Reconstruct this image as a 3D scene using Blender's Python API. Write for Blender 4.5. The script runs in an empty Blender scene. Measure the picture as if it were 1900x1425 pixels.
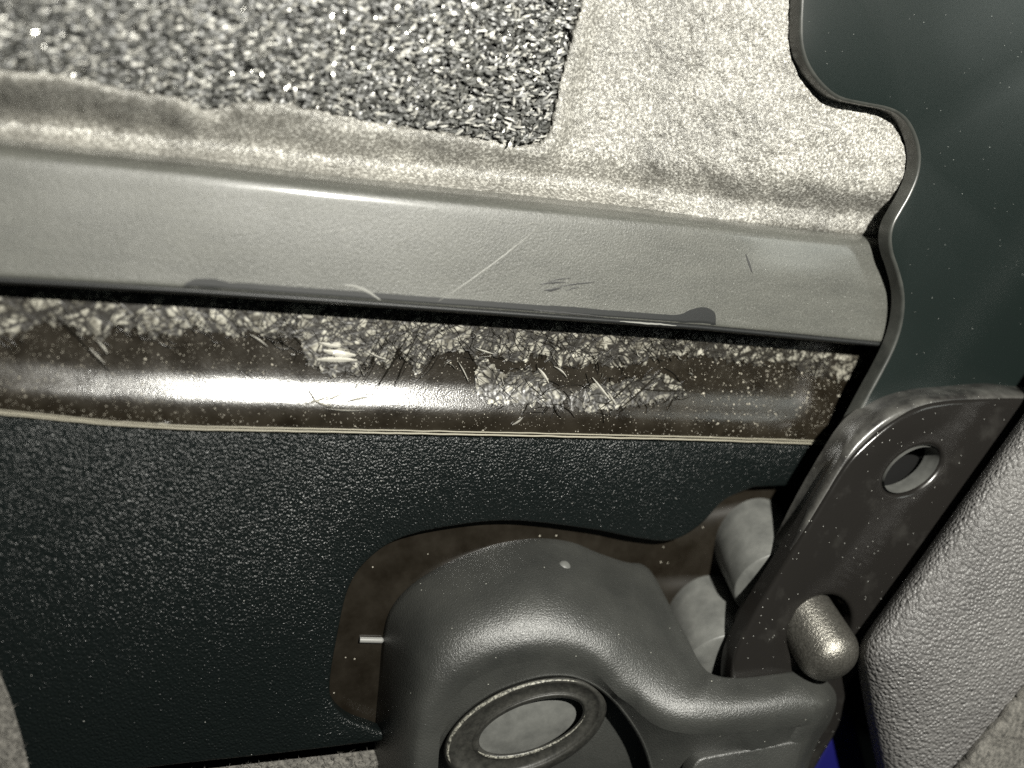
import bpy, bmesh, math, random
from mathutils import Vector, Matrix, noise

random.seed(7)
SC = bpy.context.scene
COL = SC.collection
MM = 0.001

# ---------------------------------------------------------------- camera
F = 2037.0                                   # focal length in photograph pixels (1900 wide)
XA = Vector((5510, -260, -2037)).normalized()          # wall axes seen from the camera
YA = Vector((-727, 550, -2037)); YA = (YA - XA * YA.dot(XA)).normalized()
ZA = XA.cross(YA).normalized()


def to_world(v):
    return Vector((XA.dot(v), YA.dot(v), ZA.dot(v)))


FWD = to_world(Vector((0, 0, -1)))
CAM = FWD * -200.0                            # millimetres
cam_data = bpy.data.cameras.new('camera')
cam_data.sensor_width = 36.0
cam_data.lens = 36.0 * F / 1900.0
cam_data.clip_start = 0.005
cam_data.clip_end = 50.0
cam_data.dof.use_dof = True
cam_data.dof.focus_distance = 0.1965
cam_data.dof.aperture_fstop = cam_data.lens / 4.6
cam = bpy.data.objects.new('camera', cam_data)
COL.objects.link(cam)
rx, ry, rz = to_world(Vector((1, 0, 0))), to_world(Vector((0, 1, 0))), to_world(Vector((0, 0, 1)))
m4 = Matrix((rx, ry, rz)).transposed().to_4x4()
m4.translation = CAM * MM
cam.matrix_world = m4
SC.camera = cam

# ---------------------------------------------------------------- light
world = bpy.data.worlds.new('World')
SC.world = world
world.use_nodes = True
bg = world.node_tree.nodes['Background']
bg.inputs[0].default_value = (0.80, 1.0, 0.98, 1)
bg.inputs[1].default_value = 0.017


def unproject(px, py, h):
    """Point (mm) on the plane h mm in front of the wall that the photograph shows at px, py."""
    d = to_world(Vector(((px - 950) / F, -(py - 712.5) / F, -1)))
    t = (-h - CAM.y) / d.y
    return CAM + d * t


def project(p):
    d = p - CAM
    q = XA * d.x + YA * d.y + ZA * d.z
    return (950 + F * q.x / -q.z, 712.5 - F * q.y / -q.z)


LAMP_DIR = Vector((0.20, -1.0, 0.44)).normalized()
lamp_at = unproject(560, 400, 5) + LAMP_DIR * 310.0
ld = bpy.data.lights.new('torch_lamp', 'POINT')
ld.energy = 9.0
ld.color = (1.0, 0.98, 0.90)
ld.shadow_soft_size = 0.004
lamp = bpy.data.objects.new('torch_lamp', ld)
lamp.location = lamp_at * MM
COL.objects.link(lamp)
# added area light out of view, placed to mirror a sheen in the dark plate
ad = bpy.data.lights.new('plate_sheen_light', 'AREA')
ad.shape = 'RECTANGLE'; ad.size = 0.07; ad.size_y = 0.12
ad.energy = 0.11
ad.color = (0.95, 1.0, 0.93)
al = bpy.data.objects.new('plate_sheen_light', ad)
_p = unproject(1640, -10, 14)
_d = (_p - CAM).normalized()
al.location = (_p + Vector((_d.x, -_d.y, _d.z)) * 420) * MM
al.rotation_euler = (_p * MM - al.location).to_track_quat('-Z', 'Y').to_euler()
COL.objects.link(al)

vs = SC.view_settings
vs.view_transform = 'Standard'; vs.look = 'None'; vs.exposure = 0.0; vs.gamma = 1.0
vs.use_curve_mapping = False
SC.render.engine = 'CYCLES'
SC.cycles.use_denoising = False
SC.cycles.max_bounces = 6
SC.cycles.sample_clamp_indirect = 4.0
SC.cycles.sample_clamp_direct = 40.0


# ---------------------------------------------------------------- materials
class NT:
    def __init__(self, name):
        self.m = bpy.data.materials.new(name)
        self.m.use_nodes = True
        self.t = self.m.node_tree
        self.b = self.t.nodes['Principled BSDF']
        tc = self.n('ShaderNodeTexCoord')
        mp = self.n('ShaderNodeMapping'); mp.inputs['Scale'].default_value = (1000, 1000, 1000)
        self.t.links.new(tc.outputs['Object'], mp.inputs['Vector'])
        self.co = mp.outputs['Vector']
        self.normal = None

    def n(self, kind, **kw):
        nd = self.t.nodes.new(kind)
        for k, v in kw.items():
            setattr(nd, k, v)
        return nd

    def link(self, a, b):
        self.t.links.new(a, b)

    def scaled(self, s):
        mp = self.n('ShaderNodeMapping'); mp.inputs['Scale'].default_value = s
        self.link(self.co, mp.inputs['Vector'])
        return mp.outputs['Vector']

    def noise(self, scale, detail=3, rough=0.55, co=None, dist=0.0):
        nd = self.n('ShaderNodeTexNoise')
        nd.inputs['Scale'].default_value = scale
        nd.inputs['Detail'].default_value = detail
        nd.inputs['Roughness'].default_value = rough
        nd.inputs['Distortion'].default_value = dist
        self.link(co or self.co, nd.inputs['Vector'])
        return nd.outputs['Fac']

    def voronoi(self, scale, feature='F1', rnd=1.0, co=None):
        nd = self.n('ShaderNodeTexVoronoi', feature=feature)
        nd.inputs['Scale'].default_value = scale
        nd.inputs['Randomness'].default_value = rnd
        self.link(co or self.co, nd.inputs['Vector'])
        return nd

    def ramp(self, fac, stops, mode='LINEAR'):
        nd = self.n('ShaderNodeValToRGB')
        cr = nd.color_ramp; cr.interpolation = mode
        while len(cr.elements) < len(stops):
            cr.elements.new(0.5)
        for e, (p, c) in zip(cr.elements, stops):
            e.position = p
            e.color = c if len(c) == 4 else (*c, 1)
        self.link(fac, nd.inputs['Fac'])
        return nd.outputs['Color']

    def math(self, op, a, b=None, c=None):
        nd = self.n('ShaderNodeMath', operation=op)
        for i, v in enumerate((a, b, c)):
            if v is None:
                continue
            if isinstance(v, (int, float)):
                nd.inputs[i].default_value = v
            else:
                self.link(v, nd.inputs[i])
        return nd.outputs[0]

    def mix(self, fac, a, b):
        nd = self.n('ShaderNodeMix', data_type='RGBA')
        for sock, v in ((nd.inputs['Factor'], fac), (nd.inputs['A'], a), (nd.inputs['B'], b)):
            if isinstance(v, (int, float)):
                sock.default_value = v
            elif isinstance(v, (tuple, list)):
                sock.default_value = (*v, 1) if len(v) == 3 else v
            else:
                self.link(v, sock)
        return nd.outputs['Result']

    def bump(self, height, strength, dist_mm):
        nd = self.n('ShaderNodeBump')
        nd.inputs['Strength'].default_value = strength
        nd.inputs['Distance'].default_value = dist_mm * MM
        self.link(height, nd.inputs['Height'])
        if self.normal is not None:
            self.link(self.normal, nd.inputs['Normal'])
        self.normal = nd.outputs['Normal']

    def specks(self, scale, radius, keep):
        """sparse round dust specks: 1 inside a speck"""
        v = self.voronoi(scale)
        near = self.math('LESS_THAN', v.outputs['Distance'], radius)
        sep = self.n('ShaderNodeSeparateColor')
        self.link(v.outputs['Color'], sep.inputs[0])
        pick = self.math('LESS_THAN', sep.outputs[0], keep)
        return self.math('MULTIPLY', near, pick)

    def done(self, color, rough, spec=0.5, metal=0.0, coat=0.0, coat_rough=0.1, sheen=0.0):
        for key, v in (('Base Color', color), ('Roughness', rough), ('Specular IOR Level', spec),
                       ('Metallic', metal), ('Coat Weight', coat), ('Coat Roughness', coat_rough),
                       ('Sheen Weight', sheen)):
            s = self.b.inputs[key]
            if isinstance(v, (int, float)):
                s.default_value = v
            elif isinstance(v, tuple):
                s.default_value = (*v, 1)
            else:
                self.link(v, s)
        if self.normal is not None:
            self.link(self.normal, self.b.inputs['Normal'])
        return self.m


M = {}
# grey satin rail with scuffs, streaks and dust
n = NT('rail_paint')
streak = n.noise(0.25, 4, 0.6, co=n.scaled((0.3, 1, 1)))
c = n.ramp(streak, [(0.3, (0.072, 0.073, 0.064)), (0.7, (0.096, 0.097, 0.085))])
c = n.mix(n.specks(1.6, 0.10, 0.12), c, (0.5, 0.5, 0.47))
c = n.mix(n.math('MULTIPLY', n.specks(0.6, 0.05, 0.5), 1.0), c, (0.06, 0.06, 0.06))
n.bump(n.noise(3.0, 3, 0.65), 0.9, 0.085)
gr_ = n.noise(4.5, 2)
c = n.mix(n.ramp(gr_, [(0.52, (0, 0, 0)), (0.75, (0.5,) * 3)]), c, (0.20, 0.20, 0.185))
c = n.mix(n.ramp(gr_, [(0.28, (0.6,) * 3), (0.46, (0, 0, 0))]), c, (0.045, 0.046, 0.044))
n.bump(n.specks(1.6, 0.13, 0.2), 0.8, 0.04)
M['rail'] = n.done(c, n.ramp(streak, [(0.3, (0.38,) * 3), (0.7, (0.42,) * 3)]), 0.5, coat=0.8, coat_rough=0.11)

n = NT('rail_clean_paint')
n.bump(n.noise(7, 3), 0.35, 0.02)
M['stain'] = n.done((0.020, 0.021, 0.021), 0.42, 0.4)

n = NT('scratch_mark'); M['scratch'] = n.done((0.25, 0.25, 0.23), 0.45)
n = NT('dark_smudge'); M['smudge'] = n.done((0.03, 0.03, 0.03), 0.5)

# dark green-black metal plate
n = NT('plate_paint')
c = n.mix(n.specks(0.55, 0.042, 0.3), (0.0075, 0.0115, 0.0105), (0.3, 0.32, 0.3))
c = n.mix(n.specks(1.2, 0.06, 0.14), c, (0.35, 0.36, 0.34))
n.bump(n.noise(9, 2), 0.3, 0.012)
n.bump(n.noise(0.05, 1), 0.08, 2.0)
M['plate'] = n.done(c, 0.30, 0.5)

n = NT('pale_plate_edge')  # lighter grey for the plate's bevel and sides
n.bump(n.noise(5, 3), 0.4, 0.02)
M['plate_edge'] = n.done(n.ramp(n.noise(0.3, 3), [(0.3, (0.032, 0.034, 0.031)), (0.7, (0.06, 0.062, 0.056))]), 0.30, 0.6)

# glossy black bracket, dusty
n = NT('bracket_paint')
dusty = n.noise(0.12, 4, 0.6)
c = n.mix(n.specks(1.1, 0.09, 0.35), (0.013, 0.012, 0.011), (0.42, 0.42, 0.39))
c = n.mix(n.ramp(dusty, [(0.58, (0, 0, 0)), (0.8, (0.2,) * 3)]), c, (0.10, 0.097, 0.088))
n.bump(n.noise(3.0, 3), 0.4, 0.03)
n.bump(n.specks(1.1, 0.12, 0.45), 1.0, 0.06)
M['bracket'] = n.done(c, n.ramp(dusty, [(0.4, (0.11,) * 3), (0.7, (0.26,) * 3)]), 0.55)

n = NT('dusty_lit_flange')
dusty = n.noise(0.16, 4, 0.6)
c = n.ramp(dusty, [(0.38, (0.022, 0.021, 0.02)), (0.68, (0.10, 0.098, 0.09))])  # dust, plus the rounded flange's grey highlight painted into the colour
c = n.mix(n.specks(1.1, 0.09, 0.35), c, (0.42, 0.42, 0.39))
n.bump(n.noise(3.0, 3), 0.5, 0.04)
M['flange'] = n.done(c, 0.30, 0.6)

n = NT('worn_metal')
c = n.ramp(n.noise(2.2, 5, 0.7), [(0.3, (0.075, 0.071, 0.062)), (0.7, (0.25, 0.24, 0.213))])
n.bump(n.noise(2.2, 4, 0.65), 1.0, 0.13)
M['pin'] = n.done(c, 0.33, 0.9, metal=0.75)

n = NT('stud_plastic')
c = n.ramp(n.noise(0.25, 4, 0.6), [(0.3, (0.085, 0.087, 0.082)), (0.7, (0.155, 0.157, 0.147))])
n.bump(n.noise(4, 3), 0.3, 0.03)
M['stud'] = n.done(c, 0.45)

# black grained panel
n = NT('panel_grain')
vor = n.voronoi(2.1)
fine = n.noise(2.9, 2, 0.5)
hgt = n.math('ADD', n.math('MULTIPLY', vor.outputs['Distance'], -0.9), fine)
big = n.noise(0.03, 2)
n.bump(hgt, 0.8, 0.22)
c = n.mix(n.specks(0.6, 0.06, 0.15), (0.0052, 0.0072, 0.0070), (0.30, 0.30, 0.28))
M['panel'] = n.done(c, 0.26, n.ramp(big, [(0.4, (0.17,) * 3), (0.6, (0.28,) * 3)]))

# glossy brown plastic with dust
n = NT('brown_gloss')
dn = n.noise(0.2, 4, 0.6)
c = n.ramp(dn, [(0.3, (0.008, 0.0063, 0.0043)), (0.75, (0.020, 0.017, 0.013))])
c = n.mix(n.specks(0.6, 0.10, 0.18), c, (0.33, 0.31, 0.26))
n.bump(n.specks(0.6, 0.13, 0.18), 1.0, 0.06)
n.bump(n.noise(0.2, 2), 0.12, 0.12)
M['brown'] = n.done(c, n.ramp(dn, [(0.3, (0.08,) * 3), (0.75, (0.17,) * 3)]), 0.6)

n = NT('brown_strip')
dn = n.noise(0.22, 4, 0.6)
sp = n.specks(1.5, 0.13, 0.35)
sp2 = n.specks(2.6, 0.17, 0.4)
c = n.ramp(dn, [(0.3, (0.009, 0.007, 0.0045)), (0.75, (0.024, 0.02, 0.014))])
c = n.mix(sp, c, (0.5, 0.47, 0.40))
c = n.mix(sp2, c, (0.28, 0.26, 0.22))
n.bump(n.math('ADD', sp, sp2), 1.0, 0.07)
n.bump(n.noise(3.5, 3), 0.6, 0.045)
n.bump(n.noise(0.2, 2, co=n.scaled((0.3, 1, 1))), 0.08, 0.2)
M['strip'] = n.done(c, n.ramp(dn, [(0.3, (0.17,) * 3), (0.75, (0.26,) * 3)]), 0.7)

# crinkled clear film
n = NT('film')
tot = None
hsum = None
for ang, sc_, st_, wd_ in ((0.5, 0.40, 4.0, 0.05), (-0.75, 0.44, 4.2, 0.05), (1.25, 0.36, 3.5, 0.045), (0.05, 0.6, 1.8, 0.06)):
    mp = n.n('ShaderNodeMapping'); mp.inputs['Rotation'].default_value = (0, ang, 0)
    n.link(n.co, mp.inputs['Vector'])
    mp2 = n.n('ShaderNodeMapping'); mp2.inputs['Scale'].default_value = (1.0 / st_, 1, 1); mp2.inputs['Location'].default_value = (ang * 31, 0, ang * 17)
    n.link(mp.outputs['Vector'], mp2.inputs['Vector'])
    f = n.noise(sc_, 2, 0.5, co=mp2.outputs['Vector'], dist=0.6)
    dline = n.math('ABSOLUTE', n.math('SUBTRACT', f, 0.5))
    rr_ = n.n('ShaderNodeMapRange'); rr_.interpolation_type = 'SMOOTHSTEP'
    rr_.inputs['From Min'].default_value = 0.008; rr_.inputs['From Max'].default_value = wd_
    n.link(dline, rr_.inputs['Value'])
    lm = rr_.outputs['Result']
    tot = lm if tot is None else n.math('MULTIPLY', tot, lm)
    hsum = dline if hsum is None else n.math('ADD', hsum, dline)
n2 = n.noise(0.4, 4, 0.65)
c = n.ramp(n2, [(0.36, (0.045, 0.040, 0.029)), (0.64, (0.40, 0.385, 0.325))])
c = n.mix(tot, (0.012, 0.010, 0.007), c)
n.bump(hsum, 0.5, 0.25)
n.bump(n.noise(0.5, 2, 0.5), 0.4, 0.15)
at_ = n.n('ShaderNodeAttribute', attribute_name='fade')
al_ = n.math('GREATER_THAN', n.math('ADD', at_.outputs['Fac'], n.math('MULTIPLY', n.math('SUBTRACT', n.noise(0.75, 3, 0.6), 0.5), 1.5)), 0.5)
n.link(al_, n.b.inputs['Alpha'])
M['film'] = n.done(c, 0.36, 0.6)

n = NT('dark_strand'); M['strand'] = n.done((0.02, 0.018, 0.014), 0.3)
n = NT('bright_strand'); M['bright_strand'] = n.done((0.5, 0.485, 0.43), 0.2, 0.8)
n = NT('piping')
n.bump(n.noise(2.5, 3), 0.6, 0.08)
M['piping'] = n.done((0.30, 0.28, 0.22), 0.5)

# dusty silver lining
n = NT('dusty_lining')
n1 = n.noise(2.0, 4, 0.72)
n3 = n.noise(0.09, 5, 0.7)
c = n.ramp(n1, [(0.34, (0.12, 0.115, 0.10)), (0.5, (0.27, 0.26, 0.232)), (0.64, (0.74, 0.725, 0.67))])
c2 = n.ramp(n3, [(0.36, (0.62,) * 3), (0.64, (1.1,) * 3)])
mul = n.n('ShaderNodeMix', data_type='RGBA', blend_type='MULTIPLY'); mul.inputs['Factor'].default_value = 1
n.link(c, mul.inputs['A']); n.link(c2, mul.inputs['B'])
n.bump(n.noise(2.2, 4, 0.7), 1.0, 0.26)
M['lining'] = n.done(mul.outputs['Result'], 0.28, 1.0)

n = NT('black_carpet')
c = n.ramp(n.noise(0.5, 3), [(0.3, (0.032, 0.033, 0.031)), (0.7, (0.105, 0.105, 0.096))])
M['carpet'] = n.done(c, 0.42, 1.0)
n = NT('glint_fibre'); M['glint'] = n.done((0.55, 0.54, 0.50), 0.25, 1.0, metal=0.3)  # pale colour stands for lamp glints on some of the loops
n = NT('grey_fuzz')
c = n.ramp(n.noise(1.2, 3), [(0.3, (0.05, 0.048, 0.043)), (0.7, (0.20, 0.19, 0.17))])
n.bump(n.noise(3.0, 4, 0.7), 1.0, 0.3)
M['fuzz'] = n.done(c, 0.8)

# moulded cover plastic
n = NT('cover_plastic')
n1 = n.noise(0.09, 4, 0.6)
c = n.ramp(n1, [(0.3, (0.026, 0.027, 0.025)), (0.7, (0.046, 0.047, 0.043))])
c = n.mix(n.specks(0.7, 0.07, 0.22), c, (0.45, 0.45, 0.4))
n.bump(n.noise(3.0, 3, 0.65), 1.0, 0.13)
M['cover'] = n.done(c, 0.38, 1.0)
n = NT('rubber')
c = n.ramp(n.noise(0.8, 4, 0.7), [(0.35, (0.018, 0.018, 0.016)), (0.75, (0.05, 0.049, 0.043))])
n.bump(n.noise(3, 4), 0.6, 0.06)
M['rubber'] = n.done(c, 0.45)
n = NT('rubber_worn_lit')  # pale tone mixes wear with a painted edge highlight
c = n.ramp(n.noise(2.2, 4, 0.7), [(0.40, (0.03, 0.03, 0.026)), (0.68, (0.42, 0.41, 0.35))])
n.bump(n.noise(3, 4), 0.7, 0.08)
M['rubber_worn_lit'] = n.done(c, 0.42)
n = NT('pale_plastic'); M['pale'] = n.done((0.22, 0.22, 0.21), 0.4)
n = NT('blue_plastic'); n.bump(n.noise(2, 2), 0.2, 0.05); M['blue'] = n.done((0.004, 0.004, 0.075), 0.45)
n = NT('dark_cavity'); M['dark'] = n.done((0.008, 0.008, 0.008), 0.8, 0.1)

# pebble grained grey trim
n = NT('grained_trim')
v1 = n.voronoi(1.5, 'SMOOTH_F1'); v1.inputs['Smoothness'].default_value = 0.35
wrp = n.noise(2.3, 3)
hgt = n.math('ADD', n.math('MULTIPLY', v1.outputs['Distance'], -1.0), n.math('MULTIPLY', wrp, 0.6))
c = n.ramp(n.noise(0.05, 3), [(0.3, (0.105, 0.102, 0.10)), (0.7, (0.15, 0.146, 0.142))])
n.bump(hgt, 1.0, 0.46)
M['grain'] = n.done(c, 0.33, 0.55)


# ---------------------------------------------------------------- mesh helpers
def link_obj(name, verts, faces, mat, parent=None, smooth_deg=40):
    """verts in mm, world place; the object's origin sits at its base centre."""
    me = bpy.data.meshes.new(name)
    lo = Vector((min(v[i] for v in verts) for i in range(3)))
    hi = Vector((max(v[i] for v in verts) for i in range(3)))
    base = Vector(((lo.x + hi.x) / 2, (lo.y + hi.y) / 2, lo.z)) * MM
    me.from_pydata([Vector(v) * MM - base for v in verts], [], faces)
    bm = bmesh.new(); bm.from_mesh(me)
    bmesh.ops.recalc_face_normals(bm, faces=bm.faces)
    bm.to_mesh(me); bm.free()
    me.polygons.foreach_set('use_smooth', [True] * len(me.polygons))
    me.set_sharp_from_angle(angle=math.radians(smooth_deg))
    me.materials.append(mat)
    o = bpy.data.objects.new(name, me)
    COL.objects.link(o)
    if parent is not None:
        o.parent = parent
        w_ = parent.location.copy(); q_ = parent.parent
        while q_ is not None:
            w_ += q_.location; q_ = q_.parent
        o.location = base - w_
    else:
        o.location = base
    return o


def tag(o, label, cat=None, group=None, kind=None):
    o['label'] = label
    if cat: o['category'] = cat
    if group: o['group'] = group
    if kind: o['kind'] = kind
    return o


def thing(name, at, label, cat):
    o = bpy.data.objects.new(name, None)
    o.empty_display_size = 0.01
    o.location = at * MM
    COL.objects.link(o)
    return tag(o, label, cat)


def catmull(pts, closed=False, sub=6):
    pts = [tuple(float(c) for c in p) for p in pts]
    n_ = len(pts); out = []
    rng = n_ if closed else n_ - 1
    for i in range(rng):
        if closed:
            p = [pts[(i + k - 1) % n_] for k in range(4)]
        else:
            p = [pts[max(0, min(n_ - 1, i + k - 1))] for k in range(4)]
        for s in range(sub):
            t = s / sub
            out.append(tuple(0.5 * (2 * b + (c - a) * t + (2 * a - 5 * b + 4 * c - d) * t * t + (3 * b - a - 3 * c + d) * t ** 3)
                             for a, b, c, d in zip(*p)))
    if not closed:
        out.append(pts[-1])
    return out


def lerp_table(tab, x):
    if x <= tab[0][0]:
        return tab[0][1] + (x - tab[0][0]) * (tab[1][1] - tab[0][1]) / (tab[1][0] - tab[0][0])
    for (a, b), (c_, d) in zip(tab, tab[1:]):
        if x <= c_:
            return b + (d - b) * (x - a) / (c_ - a)
    (a, b), (c_, d) = tab[-2:]
    return d + (x - c_) * (d - b) / (c_ - a)


def grid_faces(rows, cols, close=False):
    f = []
    for r in range(rows - 1):
        for c_ in range(cols if close else cols - 1):
            d = (c_ + 1) % cols
            f.append((r * cols + c_, r * cols + d, (r + 1) * cols + d, (r + 1) * cols + c_))
    return f


def loft(name, rows, mat, parent=None, close=False, smooth_deg=40, cap=False):
    cols = len(rows[0])
    verts = [v for r in rows for v in r]
    faces = grid_faces(len(rows), cols, close)
    if cap:
        faces.append(tuple(range((len(rows) - 1) * cols, len(rows) * cols)))
    return link_obj(name, verts, faces, mat, parent, smooth_deg)


def offset_loop(loop, d):
    """inset a closed planar loop (x, z of world, mm) by d towards its inside"""
    n_ = len(loop)
    area = sum(loop[i].x * loop[(i + 1) % n_].z - loop[(i + 1) % n_].x * loop[i].z for i in range(n_))
    s = 1 if area > 0 else -1
    out = []
    for i in range(n_):
        a, b = loop[i - 1], loop[(i + 1) % n_]
        tx, tz = b.x - a.x, b.z - a.z
        l_ = math.hypot(tx, tz) or 1
        out.append(Vector((loop[i].x - s * d * tz / l_, loop[i].y, loop[i].z + s * d * tx / l_)))
    return out


def plate_solid(name, outline, h, thick, bevel, mat, parent=None, holes=(), hole_depth=None, smooth_deg=50, edge_mat=None):
    """outline/holes: closed pixel loops standing on the plane h; real thickness goes back into the wall"""
    bm = bmesh.new()

    def ring(loop, y):
        return [bm.verts.new((p.x, y, p.z)) for p in loop]

    def bridge(a, b):
        n_ = len(a)
        for i in range(n_):
            bm.faces.new((a[i], a[(i + 1) % n_], b[(i + 1) % n_], b[i]))
    front_edges, back_edges = [], []
    for k, lp in enumerate([outline] + list(holes)):
        w = [unproject(x, y, h) for x, y in lp]
        sg = 1 if k == 0 else -1
        y0 = -h
        rings = []
        for (ins, dep) in ((1, 0), (0.62, 0.10), (0.28, 0.30), (0.08, 0.62), (0, 1)):
            rings.append(ring(offset_loop(w, sg * ins * bevel), y0 + dep * bevel))
        dep = thick if k == 0 or hole_depth is None else hole_depth
        rings.append(ring(w, y0 + dep))
        for a, b in zip(rings, rings[1:]):
            bridge(a, b)
        n_ = len(w)
        front_edges += [bm.edges.get((rings[0][i], rings[0][(i + 1) % n_])) for i in range(n_)]
        if k == 0 or hole_depth is None:
            back_edges += [bm.edges.get((rings[-1][i], rings[-1][(i + 1) % n_])) for i in range(n_)]
    n_side = len(bm.faces)
    bmesh.ops.triangle_fill(bm, use_beauty=True, use_dissolve=False, edges=front_edges)
    bmesh.ops.triangle_fill(bm, use_beauty=True, use_dissolve=False, edges=back_edges)
    bm.verts.index_update()
    verts = [v.co.copy() for v in bm.verts]
    faces = [tuple(v.index for v in f.verts) for f in bm.faces]
    bm.free()
    ob = link_obj(name, verts, faces, mat, parent, smooth_deg)
    if edge_mat:
        ob.data.materials.append(edge_mat)
        ob.data.polygons.foreach_set('material_index', [1 if k < n_side else 0 for k in range(len(faces))])
    return ob


def capsule(name, a, b, r, mat, parent=None, dome=1.0, flat=0.0, seg=40):
    """round stud from a (flat end) to b (domed end)"""
    ax = (b - a).normalized()
    u = ax.orthogonal().normalized(); v = ax.cross(u)
    prof = [(0, 1.0), (0.5, 1.0)]
    L = (b - a).length
    rows = []
    body = max(0.1, L - r * dome)
    for s in (0, 0.5, 1):
        rows.append((body * s, r))
    for k in range(1, 11):
        t = k / 10 * math.pi / 2
        rows.append((body + math.sin(t) * r * dome, max(0.02, r * (flat + (1 - flat) * math.cos(t)))))
    rr = [[a + ax * d + (u * math.cos(2 * math.pi * i / seg) + v * math.sin(2 * math.pi * i / seg)) * q for i in range(seg)] for d, q in rows]
    return loft(name, rr, mat, parent, close=True, cap=True)


def ribbon(name, pts, width_mm, mat, parent):
    """thin raised mark following 3D points (mm)"""
    up = []
    n_ = len(pts)
    for i, p in enumerate(pts):
        t = (pts[min(n_ - 1, i + 1)] - pts[max(0, i - 1)]).normalized()
        s = t.cross(Vector((0, -1, 0))).normalized()
        k = width_mm * 0.5 * (0.25 + 0.75 * math.sin(math.pi * (i + 0.3) / (n_ - 0.4)))
        up.append((p - s * k, p + Vector((0, -0.03, 0)), p + s * k))
    rows = [[r[j] for r in up] for j in range(3)]
    return loft(name, rows, mat, parent)


# ================================================================ setting: the wall behind
back = [unproject(x, y, -40) for x, y in ((-700, -700), (2900, -700), (2900, 2300), (-700, 2300))]
back2 = [p + Vector((0, 6, 0)) for p in back]
o = link_obj('inner_wall', back + back2, [(0, 1, 2, 3), (7, 6, 5, 4), (0, 4, 5, 1), (1, 5, 6, 2), (2, 6, 7, 3), (3, 7, 4, 0)], M['dark'])
o['kind'] = 'structure'

# ---------------------------------------------------------------- rail curves
RT = [(-200, 247), (0, 267), (350, 303), (600, 333), (950, 369), (1300, 405), (1620, 440), (1900, 470)]
RB = [(-200, 512), (0, 526), (350, 546), (600, 563), (950, 588), (1300, 613), (1620, 643), (1900, 668)]
RPROF = [(-0.04, 1.6), (0.0, 5.2), (0.02, 6.4), (0.04, 7.15), (0.06, 7.65), (0.085, 8.0), (0.11, 8.18), (0.15, 8.36), (0.25, 8.62), (0.5, 9.2),
         (0.85, 9.85), (0.94, 10.0), (0.955, 9.65), (0.967, 9.85), (0.985, 9.8), (1.0, 9.1)]


def rail_pt(x, f, lift=0.0):
    yt, yb = lerp_table(RT, x), lerp_table(RB, x)
    return unproject(x, yt + (yb - yt) * f, lerp_table(RPROF, f) + lift)


# ================================================================ upper lining and carpet
CB = catmull([(-260, 118), (-120, 124), (0, 131), (120, 141), (250, 170), (330, 182), (385, 203), (450, 190), (540, 196), (620, 211), (700, 227),
              (760, 236), (830, 246), (900, 257), (960, 268), (1000, 262), (1022, 228), (1040, 140), (1062, 60), (1084, -20), (1110, -140), (1130, -300)], sub=6)


def rise(x, y):
    return 24.0 * max(0.0, (235 - y) / 380) ** 1.1 * max(0.0, 1 - x / 1050)


def carpet_dist(x, y):
    """signed px distance to the carpet patch border, positive outside the patch"""
    best = 1e9; sgn = 1
    for (ax, ay), (bx, by) in zip(CB, CB[1:]):
        dx, dy = bx - ax, by - ay
        t = max(0, min(1, ((x - ax) * dx + (y - ay) * dy) / (dx * dx + dy * dy)))
        ex, ey = x - ax - t * dx, y - ay - t * dy
        d = ex * ex + ey * ey
        if d < best:
            best = d; sgn = 1 if dx * ey - dy * ex > 0 else -1
    return math.sqrt(best) * sgn


rows = []
NX, NY = 420, 90
for j in range(NY):
    row = []
    for i in range(NX):
        x = -260 + (2200) * i / (NX - 1)
        ybot = lerp_table(RT, x) + 14
        y = -240 + (ybot + 240) * j / (NY - 1)
        d = carpet_dist(x, y)
        v = (ybot - y) * 0.1
        h = 0.2 + 3.4 * math.exp(-(v / 3.2) ** 2) - 2.6 * math.exp(-((v - 5.5) / 3.2) ** 2)
        if d > 0:
            amp = lerp_table([(-300, 6.0), (330, 4.5), (400, 1.4), (480, 2.6), (800, 1.8), (960, 1.0), (1020, 2.4), (1400, 2.4)], x)
            h += amp * math.exp(-((d - 12) / (46 if x < 700 else 26)) ** 2)
        else:
            h -= 2.0 * min(1, -d / 12)
        sm = max(0, min(1, (x - 1080) / 420)); sm = sm * sm * (3 - 2 * sm)
        h += 10.3 * sm * (1 - math.exp(-max(0, v - 0.6) / 3.5))
        h += rise(x, y)
        w = Vector((x * 0.1, 0, y * 0.1))
        h += 0.55 * noise.noise(w * 0.18) + 0.35 * noise.noise(w * 0.6) + 0.22 * noise.noise(w * 1.5) + 0.13 * noise.noise(w * 3.2)
        row.append(unproject(x, y, h))
    rows.append(row)
lin = loft('dusty_lining', rows, M['lining'], smooth_deg=180)
tag(lin, 'pale dusty silver-grey lining sheet above the rail', 'lining')

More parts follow.
